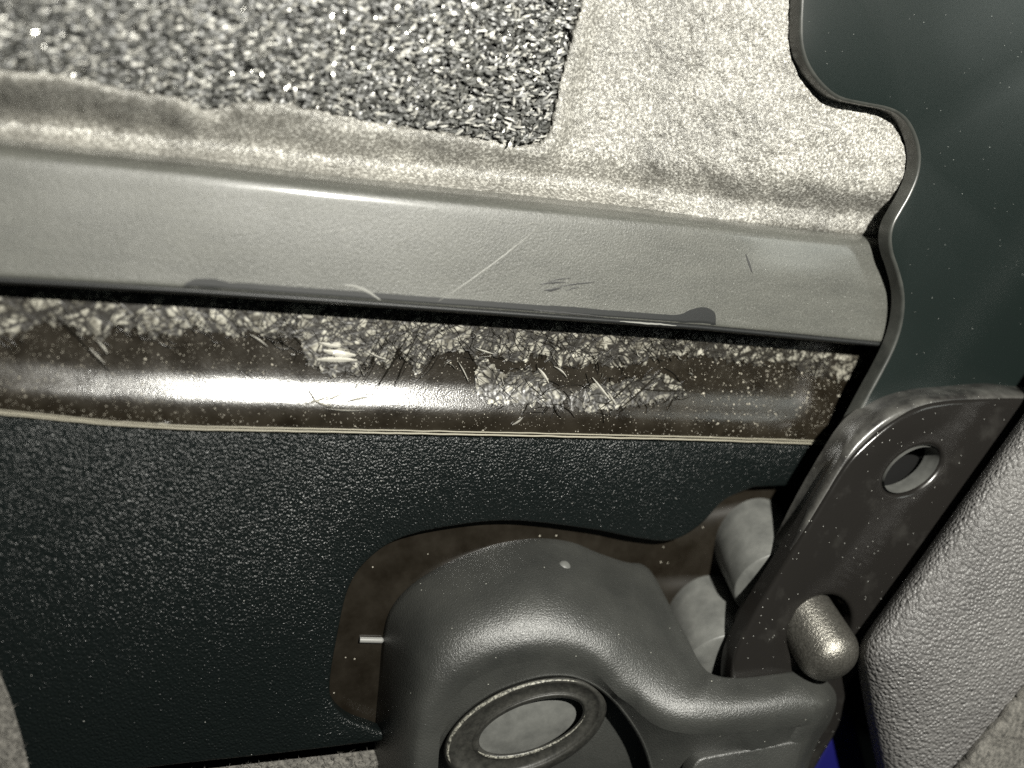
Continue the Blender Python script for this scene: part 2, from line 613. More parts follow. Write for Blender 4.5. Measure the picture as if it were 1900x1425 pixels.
# carpet: dark glossy loops, uncountable
cp = bpy.data.objects.new('black_carpet', None)
cp.location = unproject(500, 230, 0) * MM
COL.objects.link(cp)
tag(cp, 'coarse black looped carpet patch above the rail, edged by pale lining', 'carpet')
poly = CB + [(-260, -300)]
vb, fb = [], []
base_v = [unproject(x, y, -0.4) for x, y in CB] + [unproject(-260, -300, -0.4)]
link_obj('backing', base_v + [p + Vector((0, 1, 0)) for p in base_v],
         [tuple(range(len(base_v))), tuple(range(len(base_v), 2 * len(base_v)))] + [(i, (i + 1) % len(base_v), len(base_v) + (i + 1) % len(base_v), len(base_v) + i) for i in range(len(base_v))],
         M['carpet'], cp)
rnd = random.Random(3)
count = 0
while count < 31000:
    x, y = rnd.uniform(-250, 1100), rnd.uniform(-235, 268)
    d = carpet_dist(x, y)
    if d > -3:
        continue
    count += 1
    w = Vector((x * 0.1, 0, y * 0.1))
    h = 1.0 + 0.9 * noise.noise(w * 0.15) + rnd.uniform(-0.9, 1.1) + rise(x, y)
    ctr = unproject(x, y, h)
    ax = Vector((rnd.gauss(0.9, 0.6), rnd.gauss(0, 0.5), rnd.gauss(0.35, 0.5))).normalized()
    u = ax.orthogonal().normalized(); v = ax.cross(u)
    L, r = rnd.uniform(0.7, 1.6), rnd.uniform(0.16, 0.34)
    k = len(vb)
    bend = u * rnd.uniform(-0.3, 0.3)
    vb += [ctr - ax * L * 0.75, ctr + ax * L * 0.75]
    for q in (-0.35, 0.35):
        for a in range(4):
            t = a * math.pi / 2
            vb.append(ctr + ax * q * L + (u * math.cos(t) + v * math.sin(t)) * r + bend)
    for a in range(4):
        b = (a + 1) % 4
        fb += [(k, k + 2 + b, k + 2 + a), (k + 2 + a, k + 2 + b, k + 6 + b, k + 6 + a), (k + 1, k + 6 + a, k + 6 + b)]
pile = link_obj('pile', vb, fb, M['carpet'], cp, smooth_deg=30)
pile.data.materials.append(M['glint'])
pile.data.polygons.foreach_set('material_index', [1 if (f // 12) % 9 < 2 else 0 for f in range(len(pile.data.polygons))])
pile['kind'] = 'stuff'

# ================================================================ rail
rail = thing('metal_rail', rail_pt(800, 0.99), 'grey satin metal rail with rounded top edge and dark wet smear', 'rail')
fr = catmull(RPROF, sub=3)
rows = []
xs = [-220 + 2080 * i / 120 for i in range(121)]
for f, h in fr:
    rows.append([rail_pt(x, 0, 0) if False else unproject(x, lerp_table(RT, x) + (lerp_table(RB, x) - lerp_table(RT, x)) * f,
                 h + 0.10 * noise.noise(Vector((x * 0.006, f * 2, 0)))) for x in xs])
rows.append([p + Vector((0, 3.5, 0.25)) for p in rows[-1]])
rows.append([p + Vector((0, 8, 0)) for p in rows[-1]])
rb = loft('rail_body', rows, M['rail'], rail, smooth_deg=50)
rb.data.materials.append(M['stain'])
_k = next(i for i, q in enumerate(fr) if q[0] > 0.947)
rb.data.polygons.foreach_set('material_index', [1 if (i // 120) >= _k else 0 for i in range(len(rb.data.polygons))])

ST = [(338, .952, .955), (343, .925, .955), (352, .895, .955), (368, .875, .955), (400, .868, .955), (425, .885, .955), (450, .882, .955), (520, .882, .955), (640, .882, .955), (760, .882, .955),
      (880, .882, .955), (1000, .882, .955), (1060, .875, .955), (1100, .88, .955), (1180, .882, .955), (1235, .882, .955), (1262, .87, .955), (1280, .825, .955),
      (1298, .795, .955), (1314, .795, .955), (1325, .825, .955), (1328, .87, .955), (1322, .925, .955), (1316, .95, .955)]
ST = catmull(ST, sub=5)
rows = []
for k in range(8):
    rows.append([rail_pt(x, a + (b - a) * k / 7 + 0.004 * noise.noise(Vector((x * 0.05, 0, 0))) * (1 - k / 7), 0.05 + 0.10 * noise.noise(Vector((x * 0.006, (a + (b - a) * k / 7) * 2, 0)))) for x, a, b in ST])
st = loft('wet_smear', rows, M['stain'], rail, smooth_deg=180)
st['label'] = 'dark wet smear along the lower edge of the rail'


def rail_mark(name, p0, p1, bend, width, mat):
    pts = []
    for i in range(15):
        t = i / 14
        x = p0[0] + (p1[0] - p0[0]) * t; y = p0[1] + (p1[1] - p0[1]) * t + bend * math.sin(math.pi * t) + random.uniform(-0.6, 0.6)
        yt, yb = lerp_table(RT, x), lerp_table(RB, x)
        f = (y - yt) / (yb - yt)
        pts.append(rail_pt(x, f, 0.09 + 0.10 * noise.noise(Vector((x * 0.006, f * 2, 0)))))
    return ribbon(name, pts, width, mat, rail)


rail_mark('scratch', (803, 566), (1012, 412), 6, 0.17, M['scratch'])
rail_mark('scratch', (880, 470), (905, 455), 0, 0.12, M['scratch'])
rail_mark('scratch', (638, 529), (706, 557), -7, 0.42, M['scratch'])
rail_mark('scratch', (990, 690 - 115), (1120, 588), 0, 0.3, M['smudge'])
rail_mark('scratch', (1150, 596), (1255, 604), 0, 0.3, M['scratch'])
for a, b, w_ in (((1002, 528), (1050, 524), .3), ((1010, 538), (1042, 533), .45), ((1040, 531), (1104, 523), .25), ((1384, 472), (1396, 506), .35), ((1018, 522), (1060, 516), .2), ((1050, 540), (1075, 534), .2)):
    rail_mark('smudge', a, b, random.uniform(-3, 3), w_, M['smudge'])
for k in range(34):
    x = random.uniform(230, 980); f = random.uniform(0.17, 0.55)
    y = lerp_table(RT, x) + (lerp_table(RB, x) - lerp_table(RT, x)) * f
    L = random.uniform(8, 34)
    rail_mark('scuff', (x, y), (x + L, y - L * random.uniform(-0.1, 0.5)), random.uniform(-2, 2), random.uniform(.07, .14), M['scratch'])

# ================================================================ brown strip under the rail
EDGE = [(-250, 742), (-100, 757), (0, 767), (100, 777), (200, 787), (350, 796), (700, 803), (1000, 809), (1300, 816), (1510, 823), (1750, 832)]


def strip_h(v):
    """profile of the rolled strip, v from 0 under the rail to 1 at the piping"""
    return lerp_table(SPROF, v)


_pts = [(0.0, 2.0), (0.3, 2.6), (0.5, 3.05), (0.6, 3.38), (0.66, 3.72), (0.72, 4.2), (0.78, 4.74), (0.83, 5.1), (0.88, 5.3), (0.93, 5.36), (1.0, 5.15)]
SPROF = catmull(_pts, sub=8)


def strip_pt(x, y, lift=0.0):
    y0 = lerp_table(RB, x) - 25; y1 = lerp_table(EDGE, x)
    v = (y - y0) / (y1 - y0)
    w = Vector((x * 0.1, 3, y * 0.1))
    dent = 0.10 * noise.noise(Vector((w.x * 0.06, 3, w.z * 0.12)))
    return unproject(x, y, strip_h(v) + dent + lift)


strip = thing('glossy_trim_strip', strip_pt(700, 800), 'glossy brown rolled trim strip under the rail, scraped and dusty', 'trim strip')
rows = []
for j in range(60):
    row = []
    for i in range(300):
        x = -240 + 1980 * i / 299
        y0 = lerp_table(RB, x) - 25; y1 = lerp_table(EDGE, x)
        row.append(strip_pt(x, y0 + (y1 - y0) * j / 59))
    rows.append(row)
loft('strip_body', rows, M['strip'], strip, smooth_deg=180)
# piping: two thin beads along the lower edge
for name, off, r in (('piping', 0, 0.17), ('piping', -5, 0.13)):
    rows = []
    for i in range(200):
        x = -240 + 1980 * i / 199
        p = unproject(x, lerp_table(EDGE, x) + off + 0.8 * noise.noise(Vector((x * 0.03, off, 0))), 5.5)
        rows.append([p + Vector((0, -math.cos(t), math.sin(t))) * r for t in (k * math.pi / 4 for k in range(8))])
    loft(name, rows, M['piping'], strip, close=True, smooth_deg=180)

# crinkled film patches lying on the strip
UP = lambda x: lerp_table(RB, x) - 14
LOWB = [(-240, 650), (0, 646), (40, 640), (70, 600), (120, 596), (165, 648), (195, 660), (206, 610), (250, 618), (285, 640), (330, 640), (350, 606), (390, 622), (430, 640), (470, 618), (500, 646),
        (535, 634), (555, 640), (575, 680), (615, 702), (650, 700), (690, 668), (720, 690), (740, 640), (775, 702), (800, 655), (850, 646), (880, 652), (905, 648), (960, 672), (1000, 650),
        (1040, 682), (1090, 678), (1130, 672), (1170, 676), (1220, 660), (1245, 650), (1300, 652), (1400, 668), (1450, 662), (1500, 690), (1600, 700), (1740, 712)]


def film_patch(name, x0, x1, top, low, nx, ny, ragged, seed, amp=0.05):
    rows = []
    for j in range(ny):
        row = []
        for i in range(nx):
            x = x0 + (x1 - x0) * i / (nx - 1)
            a, b = top(x), low(x)
            b += (22 if ny == 26 else 6)
            b += ragged * noise.noise(Vector((x * 0.09, seed, 0))) + ragged * 0.6 * noise.noise(Vector((x * 0.3, seed, 3)))
            if x < 560 and ny == 26: b = 614 + (b - 614) * 0.6
            y = a + max(2, b - a) * j / (ny - 1)
            w = Vector((x * 0.1, seed, y * 0.1))
            rid = 1 - abs(noise.noise(w * 0.9)) * 2
            rid2 = 1 - abs(noise.noise(Vector((w.x * 2.2 + w.z * 0.8, seed + 5, w.z * 1.7)))) * 2
            edge = min(1, (ny - 1 - j) / 2.5)
            row.append(strip_pt(x, y, 0.06 + edge * (0.12 + amp * (0.6 * rid + 0.55 * rid2) * 0.75 + 0.1 * amp)))
        rows.append(row)
    ob = loft(name, rows, M['film'], strip, smooth_deg=60)
    at = ob.data.attributes.new('fade', 'FLOAT', 'POINT')
    fd = []
    for j in range(ny):
        for i in range(nx):
            e = (ny - 1 - j) / (ny - 1) * 2.2
            if ny != 26:
                e = min(e, j / (ny - 1) * 4, i / (nx - 1) * 8, (1 - i / (nx - 1)) * 8)
            fd.append(min(1.0, e * (1.3 if ny == 26 else 1.0)))
    at.data.foreach_set('value', fd)
    return ob


film_patch('crinkled_film', -240, 1740, UP, lambda x: lerp_table(LOWB, x), 700, 26, 9, 1)
BT = [(868, 652), (890, 645), (915, 668), (940, 682), (975, 668), (1000, 676), (1020, 700), (1040, 722), (1060, 742)]
BL = [(868, 668), (880, 700), (885, 750), (900, 760), (940, 766), (985, 768), (1020, 764), (1050, 770), (1060, 750)]
film_patch('crinkled_film', 868, 1060, lambda x: lerp_table(BT, x), lambda x: lerp_table(BL, x), 110, 44, 5, 2, 0.07)
CT = [(1040, 742), (1070, 720), (1100, 705), (1150, 698), (1200, 688), (1230, 684), (1255, 700), (1285, 722)]
CL = [(1040, 752), (1060, 764), (1100, 774), (1150, 768), (1200, 758), (1240, 748), (1265, 738), (1285, 726)]
film_patch('crinkled_film', 1040, 1285, lambda x: lerp_table(CT, x), lambda x: lerp_table(CL, x), 120, 34, 6, 3, 0.07)

# scraped strands (dark gouges and bright slivers), part of the film mess
vb, fb = [], []
vl, fl = [], []
rnd = random.Random(11)


def strand(V, Fc, x, y, ang, L, wd, bend, lift=0.3):
    k = len(V); n_ = 6
    for i in range(n_):
        t = i / (n_ - 1)
        xx = x + math.cos(ang) * L * (t - .5) - math.sin(ang) * bend * math.sin(math.pi * t)
        yy = y + math.sin(ang) * L * (t - .5) + math.cos(ang) * bend * math.sin(math.pi * t)
        yy = min(max(yy, UP(xx) + 2), lerp_table(EDGE, xx) - 6)
        ww = wd * (0.2 + 0.8 * math.sin(math.pi * (t * 0.9 + 0.05)))
        nx_, ny_ = -math.sin(ang) * ww, math.cos(ang) * ww
        V += [strip_pt(xx - nx_, yy - ny_, lift * 0.6), strip_pt(xx, yy, lift + 0.12), strip_pt(xx + nx_, yy + ny_, lift * 0.6)]
    for i in range(n_ - 1):
        a = k + 3 * i
        Fc += [(a, a + 1, a + 4, a + 3), (a + 1, a + 2, a + 5, a + 4)]


for q in range(900):
    x = rnd.uniform(-100, 1600)
    dens = 1.0 if 480 < x < 1300 else 0.55
    if rnd.random() > dens: continue
    lo = lerp_table(LOWB, x)
    y = rnd.uniform(UP(x) + 12, lo + 4)
    strand(vb, fb, x, y, rnd.choice((rnd.uniform(-1.2, -0.4), rnd.uniform(0.3, 1.3), rnd.uniform(-0.4, 0.4))), rnd.uniform(12, 46), rnd.uniform(0.5, 1.1), rnd.uniform(-9, 9), 0.27)
for q in range(110):
    x = rnd.uniform(872, 1275)
    a, b = (lerp_table(BT, x), lerp_table(BL, x)) if x < 1050 else (lerp_table(CT, x), lerp_table(CL, x))
    strand(vb, fb, x, rnd.uniform(a, b), rnd.uniform(-1.3, 1.3), rnd.uniform(14, 48), rnd.uniform(0.6, 1.3), rnd.uniform(-6, 6), 0.27)
for q in range(26):
    t = rnd.random()
    strand(vb, fb, 735 + rnd.uniform(-60, 70), 655 + rnd.uniform(-30, 40), -0.95 + rnd.uniform(-.25, .2), rnd.uniform(50, 120), rnd.uniform(0.7, 1.4), rnd.uniform(-8, 8), 0.25)
for x, y, an, L in ((1145, 730, -0.72, 95), (1185, 725, -0.75, 110), (1225, 722, 0.05, 100), (160, 640, 0.85, 130), (120, 600, 0.8, 90)):
    strand(vb, fb, x, y, an, L, 2.0, 3, 0.3)
o = link_obj('scrape_strands', vb, fb, M['strand'], strip, smooth_deg=60); o['kind'] = 'stuff'
for x, y, an, L, wd in ((1008, 697, 0.95, 34, 3), (1116, 722, 0.9, 55, 2.6), (1135, 740, 1.0, 30, 2.2), (630, 655, 0.15, 60, 6), (625, 668, 0.02, 75, 5), (612, 640, .2, 40, 4), (700, 660, 0.4, 40, 2),
                        (480, 632, 0.6, 40, 2), (190, 645, 0.9, 30, 2.6), (180, 660, 0.8, 40, 2), (590, 742, -0.3, 50, 2.2), (600, 748, 0.3, 40, 2), (620, 735, -0.4, 34, 2.4), (665, 740, -.2, 40, 2.4), (580, 735, 1.0, 26, 2),
                        (640, 760, 0.05, 70, 1.4), (900, 652, 0.3, 36, 2), (1040, 690, .7, 30, 2), (860, 690, 1.1, 40, 1.6), (300, 798 - 10, 0, 30, 1.2), (960, 782, -.6, 24, 1.8)):
    strand(vl, fl, x, y, an, L, wd, rnd.uniform(-3, 3), 0.4)
for q in range(40):
    x = rnd.uniform(500, 1290); y = rnd.uniform(UP(x) + 30, 745)
    strand(vl, fl, x, y, rnd.uniform(-1.3, 1.3), rnd.uniform(6, 24), rnd.uniform(0.5, 1.2), rnd.uniform(-3, 3), 0.45)
o = link_obj('bright_slivers', vl, fl, M['bright_strand'], strip, smooth_deg=60); o['kind'] = 'stuff'

# grit lying on the strip
vb, fb = [], []
for q in range(1500):
    x = rnd.uniform(-60, 1620)
    if rnd.random() > (0.9 if x < 420 or x > 1280 else 0.35): continue
    y = rnd.uniform(UP(x) + 50, lerp_table(EDGE, x) - 5)
    p = strip_pt(x, y, 0.08)
    r = rnd.uniform(0.04, 0.12) * (1.7 if x > 1280 else 1) * (1 if rnd.random() < .9 else 1.6)
    k = len(vb)
    rv = [Vector((rnd.uniform(.6, 1.3), 0, 0)), Vector((0, 0, rnd.uniform(.5, 1.1))), Vector((0, -1, 0))]
    vb += [p + rv[0] * r, p + rv[1] * r, p - rv[0] * r, p - rv[1] * r, p + rv[2] * r]
    fb += [(k, k + 1, k + 4), (k + 1, k + 2, k + 4), (k + 2, k + 3, k + 4), (k + 3, k, k + 4)]
n = NT('grit'); M['grit'] = n.done((0.42, 0.39, 0.32), 0.45)
o = link_obj('grit', vb, fb, M['grit'], strip, smooth_deg=180); o['kind'] = 'stuff'

# ================================================================ black grained panel with cut-out
POUT = [(-250, 750)] + [(x, lerp_table(EDGE, x) + 4) for x in range(-150, 1700, 50)] + \
    [(1700, 838), (1700, 912), (1560, 906), (1460, 903)] + \
    catmull([(1400, 905), (1345, 930), (1300, 976), (1248, 1004), (1182, 1000), (1100, 984), (960, 968), (850, 976), (745, 1000), (682, 1042), (647, 1095), (627, 1180), (613, 1268), (620, 1308), (648, 1336), (690, 1352), (716, 1362)], sub=6) + \
    [(718, 1374), (690, 1379), (520, 1400), (350, 1418), (75, 1450), (-250, 1490)]
panel = plate_solid('grained_door_sill', POUT, 5.0, 3.0, 0.7, M['panel'], smooth_deg=60)
tag(panel, 'wide black fine-grained plastic panel below the brown strip, cut out round the hinge cover', 'trim panel')

# glossy brown recess floor
rec = plate_solid('recess_tray', [(560, 880), (1000, 870), (1720, 850), (1720, 1500), (1600, 1650), (730, 1600), (722, 1366), (575, 1345)], 1.2, 2.0, 0.3, M['brown'])
tag(rec, 'glossy dark brown backing seen in the cut-out around the grey cover', 'backing plate')

# ================================================================ studs behind the bracket
SD = Vector((-0.12, -1, -0.34)).normalized()
s = capsule('grey_stud', unproject(1393, 998, 1.0) - SD * 6, unproject(1393, 998, 1.0) + SD * 15, 8.3, M['stud'], dome=0.15)
tag(s, 'short grey round stud half hidden behind the black bracket, beside the black panel', 'stud')
s = capsule('grey_stud', unproject(1304, 1142, 1.0) - SD * 6, unproject(1304, 1142, 1.0) + SD * 15, 8.6, M['stud'], dome=0.15)
tag(s, 'grey round stud between the moulded cover and the bracket', 'stud')
s = capsule('white_clip', unproject(667, 1187, 1.6), unproject(712, 1188, 1.6), 0.55, M['pale'])
tag(s, 'tiny white plastic peg in the brown recess left of the cover', 'peg')

# ================================================================ dark hinge plate
PL = [(1500, -260), (1492, -120), (1487, -20), (1484, 50), (1487, 90), (1500, 126), (1525, 160), (1557, 184), (1602, 195), (1650, 205), (1679, 223), (1697, 255), (1704, 290), (1700, 325),
      (1686, 360), (1669, 390), (1656, 414), (1650, 440), (1653, 470), (1663, 500), (1672, 535), (1674, 570), (1668, 610), (1654, 650), (1634, 690), (1612, 730),
      (1584, 782), (1552, 838), (1520, 892), (1494, 938), (1478, 972), (1474, 992), (1486, 1004), (1508, 1000), (1560, 960), (1700, 900), (1950, 860)]
PL = catmull(PL, sub=4) + [(2250, 800), (2900, 760), (2900, -500), (1510, -500)]
hp = plate_solid('hinge_plate', PL, 14.0, 3.2, 0.55, M['plate'], smooth_deg=60, edge_mat=M['plate_edge'])
tag(hp, 'dark green-black smooth metal plate with wavy edge standing over the rail end', 'plate')
# raised rim line following the wavy edge is the bevel itself

# ================================================================ black bracket
BO = [(2150, 700), (1990, 742), (1900, 740), (1830, 741), (1760, 745), (1710, 755), (1665, 778), (1625, 808), (1585, 846), (1556, 886), (1520, 946), (1480, 1012), (1440, 1076), (1400, 1142), (1372, 1198), (1360, 1240), (1362, 1290), (1400, 1340),
      (1460, 1400), (1500, 1440), (1530, 1400), (1560, 1345), (1573, 1290), (1600, 1240), (1680, 1180), (1800, 1020), (1950, 850)]
BO = catmull(BO, closed=True, sub=4)


def ellipse(cx, cy, a, b, deg, n_=48, shape=1.0):
    t0 = math.radians(deg); out = []
    for i in range(n_):
        t = 2 * math.pi * i / n_
        c_, s_ = math.cos(t), math.sin(t)
        u = a * math.copysign(abs(c_) ** shape, c_); v = b * math.copysign(abs(s_) ** shape, s_)
        out.append((cx + u * math.cos(t0) - v * math.sin(t0), cy + u * math.sin(t0) + v * math.cos(t0)))
    return out


brk = thing('hinge_bracket', unproject(1450, 1300, 18), 'glossy black dusty bracket arm with oval hole beside the grained trim', 'bracket')
H1 = ellipse(1694, 873, 62, 34, -36)
PIN_A, PIN_B, PIN_R = unproject(1462, 1098, 14), unproject(1563, 1252, 29), 6.0
_t = (22 + PIN_A.y * -1 - 2 * -PIN_A.y) / (-PIN_B.y + PIN_A.y)
_c = PIN_A + (PIN_B - PIN_A) * _t
H2 = [project(_c + Vector((0.9 + 7.2 * math.cos(2 * math.pi * i / 40), 0, 0.9 + 7.2 * math.sin(2 * math.pi * i / 40)))) for i in range(40)]
plate_solid('bracket_face', BO, 22.0, 4.2, 0.9, M['bracket'], brk, holes=[H1, H2], smooth_deg=60)
# rolled flange: wraps from the face edge back to the plate
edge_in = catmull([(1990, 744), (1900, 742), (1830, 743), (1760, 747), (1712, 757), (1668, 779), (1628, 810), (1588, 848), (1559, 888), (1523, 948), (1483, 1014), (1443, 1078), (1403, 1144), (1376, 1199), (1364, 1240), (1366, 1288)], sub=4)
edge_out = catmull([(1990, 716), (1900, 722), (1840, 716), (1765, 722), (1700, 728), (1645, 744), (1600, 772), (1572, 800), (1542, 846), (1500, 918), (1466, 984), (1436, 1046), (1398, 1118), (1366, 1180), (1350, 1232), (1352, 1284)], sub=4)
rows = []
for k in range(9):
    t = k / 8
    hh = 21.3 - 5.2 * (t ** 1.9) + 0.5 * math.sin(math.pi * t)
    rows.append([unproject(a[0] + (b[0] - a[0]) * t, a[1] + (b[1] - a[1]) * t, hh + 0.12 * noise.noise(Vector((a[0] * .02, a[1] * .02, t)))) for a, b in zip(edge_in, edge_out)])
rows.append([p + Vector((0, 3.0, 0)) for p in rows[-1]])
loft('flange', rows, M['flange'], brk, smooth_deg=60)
# cup behind the oval hole
w = [unproject(x, y, 22 - 6.0) for x, y in ellipse(1700, 878, 72, 44, -36)]
link_obj('hole_cup', w + [p + Vector((0, 3, 0)) for p in w], [tuple(range(48)), tuple(range(48, 96))] + [(i, (i + 1) % 48, 48 + (i + 1) % 48, 48 + i) for i in range(48)], M['dark'], brk)
w1 = [unproject(x, y, 21.95) for x, y in ellipse(1694, 873, 59, 31, -36)]
c0 = sum(w1, Vector()) / len(w1)
rows = [[c0 + (p - c0) * sc + Vector((0, d, 0)) for p in w1] for sc, d in ((1.0, 0.3), (0.99, 2.0), (0.98, 4.3))]
loft('hole_wall', rows, M['stud'], brk, close=True, smooth_deg=60)

pin = capsule('domed_pin', PIN_A, PIN_B, PIN_R, M['pin'], dome=0.85, flat=0.10, seg=56)
tag(pin, 'worn dull metal pin with domed end poking through the black bracket', 'pin')

# ================================================================ moulded cover
CS = [(690, 1540, 1.3), (692, 1440, 1.3), (697, 1350, 1.3), (703, 1270, 1.3), (712, 1170, 1.3), (730, 1122, 1.3), (765, 1084, 1.3), (810, 1055, 1.3), (862, 1031, 1.3), (930, 1008, 1.3), (1000, 999, 1.3), (1060, 1006, 1.3), (1110, 1026, 1.3),
      (1160, 1043, 1.3), (1190, 1047, 1.3), (1212, 1066, 3), (1242, 1122, 8), (1272, 1178, 13), (1300, 1232, 19), (1325, 1252, 22.2), (1370, 1258, 22.2), (1430, 1252, 22.2), (1490, 1245, 22.2),
      (1522, 1255, 22.2), (1545, 1276, 22.2), (1552, 1302, 22.2), (1540, 1340, 22.2), (1518, 1376, 22.2), (1498, 1430, 22.2), (1490, 1540, 22.2)]
CR = [(772, 1540, 16), (770, 1450, 16), (774, 1380, 16.5), (784, 1325, 17), (806, 1275, 17.5), (832, 1246, 18), (862, 1224, 18.5), (895, 1207, 19), (930, 1196, 19.5), (970, 1187, 20), (1012, 1182, 20.3), (1050, 1183, 20.6), (1082, 1190, 21),
      (1110, 1202, 21.5), (1132, 1217, 22), (1155, 1240, 22.6), (1178, 1264, 23.4), (1203, 1288, 24.5), (1240, 1311, 26), (1290, 1322, 27.5), (1350, 1322, 28.2), (1410, 1317, 28.5), (1462, 1311, 28.5),
      (1500, 1307, 28.3), (1520, 1306, 28.1), (1528, 1314, 28), (1518, 1340, 27.6), (1500, 1374, 27), (1480, 1430, 26.3), (1472, 1540, 25)]
CS = catmull(CS, sub=4); CR = catmull(CR, sub=4)
cover = thing('moulded_cover', unproject(1000, 1500, 1.3), 'grey moulded plastic hinge cover with rubber-ringed oval opening', 'cover')


def bez(t, k0, k1):
    return t + (k0 - 1) * t * (1 - t) ** 2 - (k1 - 1) * t * t * (1 - t)


rows = []
rows.append([unproject(a[0], a[1], a[2] - 1.2) for a in CS])
for k in range(19):
    t = k / 18
    row = []
    for i, (a, b) in enumerate(zip(CS, CR)):
        hf = math.sin(t * math.pi / 2) * 0.7 + t * 0.3
        row.append(unproject(a[0] + (b[0] - a[0]) * t, a[1] + (b[1] - a[1]) * t, a[2] + (b[2] - a[2]) * hf))
    rows.append(row)
# ridge rolls over into the front face
c0 = (1060, 1480)
CF = []
for i, b in enumerate(CR):
    cx = 990 if b[0] < 1180 else b[0] - 40
    cy = 1430
    dx, dy = cx - b[0], cy - b[1]
    l_ = math.hypot(dx, dy) or 1
    if i > len(CR) * 0.82:
        dx, dy, l_ = -1, 0.25, 1.03
    CF.append((dx / l_, dy / l_))
for off, dh in ((8, 0.25), (18, 0.32), (30, 0.15), (42, -0.3)):
    rows.append([unproject(b[0] + d[0] * off, b[1] + d[1] * off, b[2] + dh) for b, d in zip(CR, CF)])
loft('cover_shell', rows, M['cover'], cover, smooth_deg=60)
# front face with the big round opening
inner = [(b[0] + d[0] * 42, b[1] + d[1] * 42, b[2] - 0.3) for b, d in zip(CR, CF)]
RIM = catmull([(800, 1440), (806, 1400), (824, 1362), (860, 1320), (918, 1281), (990, 1256), (1046, 1251), (1090, 1262), (1130, 1288), (1164, 1326), (1192, 1370), (1208, 1412), (1213, 1450), (1195, 1520), (1100, 1560), (940, 1560), (840, 1520)], closed=True, sub=5)


def face_h(x, y):
    ridge = lerp_table([(770, 16.2), (900, 19), (1050, 20.6), (1150, 22.4), (1240, 25.6), (1350, 27.9), (1520, 28)], x)
    ry_ = lerp_table([(770, 1330), (900, 1240), (1050, 1220), (1150, 1270), (1240, 1345), (1350, 1360), (1520, 1345)], x)
    return ridge - 0.3 - max(0, y - ry_) * 0.022


bm = bmesh.new()
lo_ = [bm.verts.new(unproject(x, y, h)) for x, y, h in inner]
lo_ += [bm.verts.new(unproject(1480, 1640, 24)), bm.verts.new(unproject(780, 1640, 14))]
ho_ = [bm.verts.new(unproject(x, y, face_h(x, y))) for x, y in RIM]
eds = []
for L_ in (lo_, ho_):
    for i in range(len(L_)):
        eds.append(bm.edges.new((L_[i], L_[(i + 1) % len(L_)])))
bmesh.ops.triangle_fill(bm, use_beauty=True, use_dissolve=False, edges=eds)
bm.verts.index_update()
V_, F_ = [v.co.copy() for v in bm.verts], [tuple(v.index for v in f.verts) for f in bm.faces]
bm.free()
link_obj('front_face', V_, F_, M['cover'], cover, smooth_deg=60)
# rounded rim lip and wall of the opening
cxr, cyr = 1008, 1410
rows = []
for sc, dh in ((1.0, 0.0), (0.988, 0.22), (0.975, 0.05), (0.968, -0.5), (0.966, -2.5), (0.962, -5.5)):
    rows.append([unproject(cxr + (x - cxr) * sc, cyr + (y - cyr) * sc, face_h(x, y) + dh) for x, y in RIM])
loft('rim', rows, M['cover'], cover, close=True, smooth_deg=60)
fl_ = [unproject(cxr + (x - cxr) * 1.02, cyr + (y - cyr) * 1.02, face_h(x, y) - 5.0) for x, y in RIM]
cen = sum(fl_, Vector()) / len(fl_)
link_obj('recess_floor', fl_ + [cen], [(i, (i + 1) % len(fl_), len(fl_)) for i in range(len(fl_))], M['cover'], cover, smooth_deg=180)

# rubber ring: oval, rounded inner lip, wear and highlights painted pale on its edges


def ring_row(cx, cy, a, b, deg, h):
    return [unproject(x, y, h - (y - 1350) * 0.02 + (x - 980) * 0.006) for x, y in ellipse(cx, cy, a, b, deg, 72)]


rows = [ring_row(974, 1354, 160, 84, -22, 12), ring_row(974, 1354, 160, 84, -22, 17.0), ring_row(974, 1353, 157, 81, -22, 17.9)]
loft('ring_side', rows, M['rubber'], cover, close=True)
g = [ring_row(974, 1353, 157.2, 81.2, -22, 17.88), ring_row(974, 1353, 152, 77, -22, 18.5), ring_row(975, 1352, 146, 72, -22, 18.55), ring_row(976, 1352, 143, 70, -22, 18.3)]
g += [ring_row(978, 1350, 134, 64, -22, 17.9), ring_row(981, 1349, 120, 54, -21, 17.7), ring_row(983, 1348, 114, 50, -21, 17.9)]
ringo = loft('rubber_ring', g, M['rubber'], cover, close=True, smooth_deg=180)
ringo['label'] = 'black rubber ring round the oval opening'
g = [ring_row(983, 1348, 114, 50, -21, 17.9), ring_row(984, 1347.5, 110, 47.5, -21, 18.25), ring_row(985, 1347, 105, 44, -20, 18.1), ring_row(985, 1347, 102, 41.5, -20, 17.4), ring_row(985, 1347, 101, 41, -20, 14.5)]
loft('ring_lip', g, M['rubber'], cover, close=True, smooth_deg=180)


def worn_lit_arc(rows_, t0, t1, name):
    """pale band, rubbed wear and painted highlight on part of an edge: thin skin that tapers out at both ends"""
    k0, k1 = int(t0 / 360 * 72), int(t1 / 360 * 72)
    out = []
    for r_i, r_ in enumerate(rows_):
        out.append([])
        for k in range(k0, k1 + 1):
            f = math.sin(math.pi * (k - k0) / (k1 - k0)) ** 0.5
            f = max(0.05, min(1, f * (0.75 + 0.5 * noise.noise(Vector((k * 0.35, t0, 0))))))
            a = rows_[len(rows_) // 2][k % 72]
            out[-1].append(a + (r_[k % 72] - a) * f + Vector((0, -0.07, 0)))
    return loft(name, out, M['rubber_worn_lit'], ringo, smooth_deg=180)


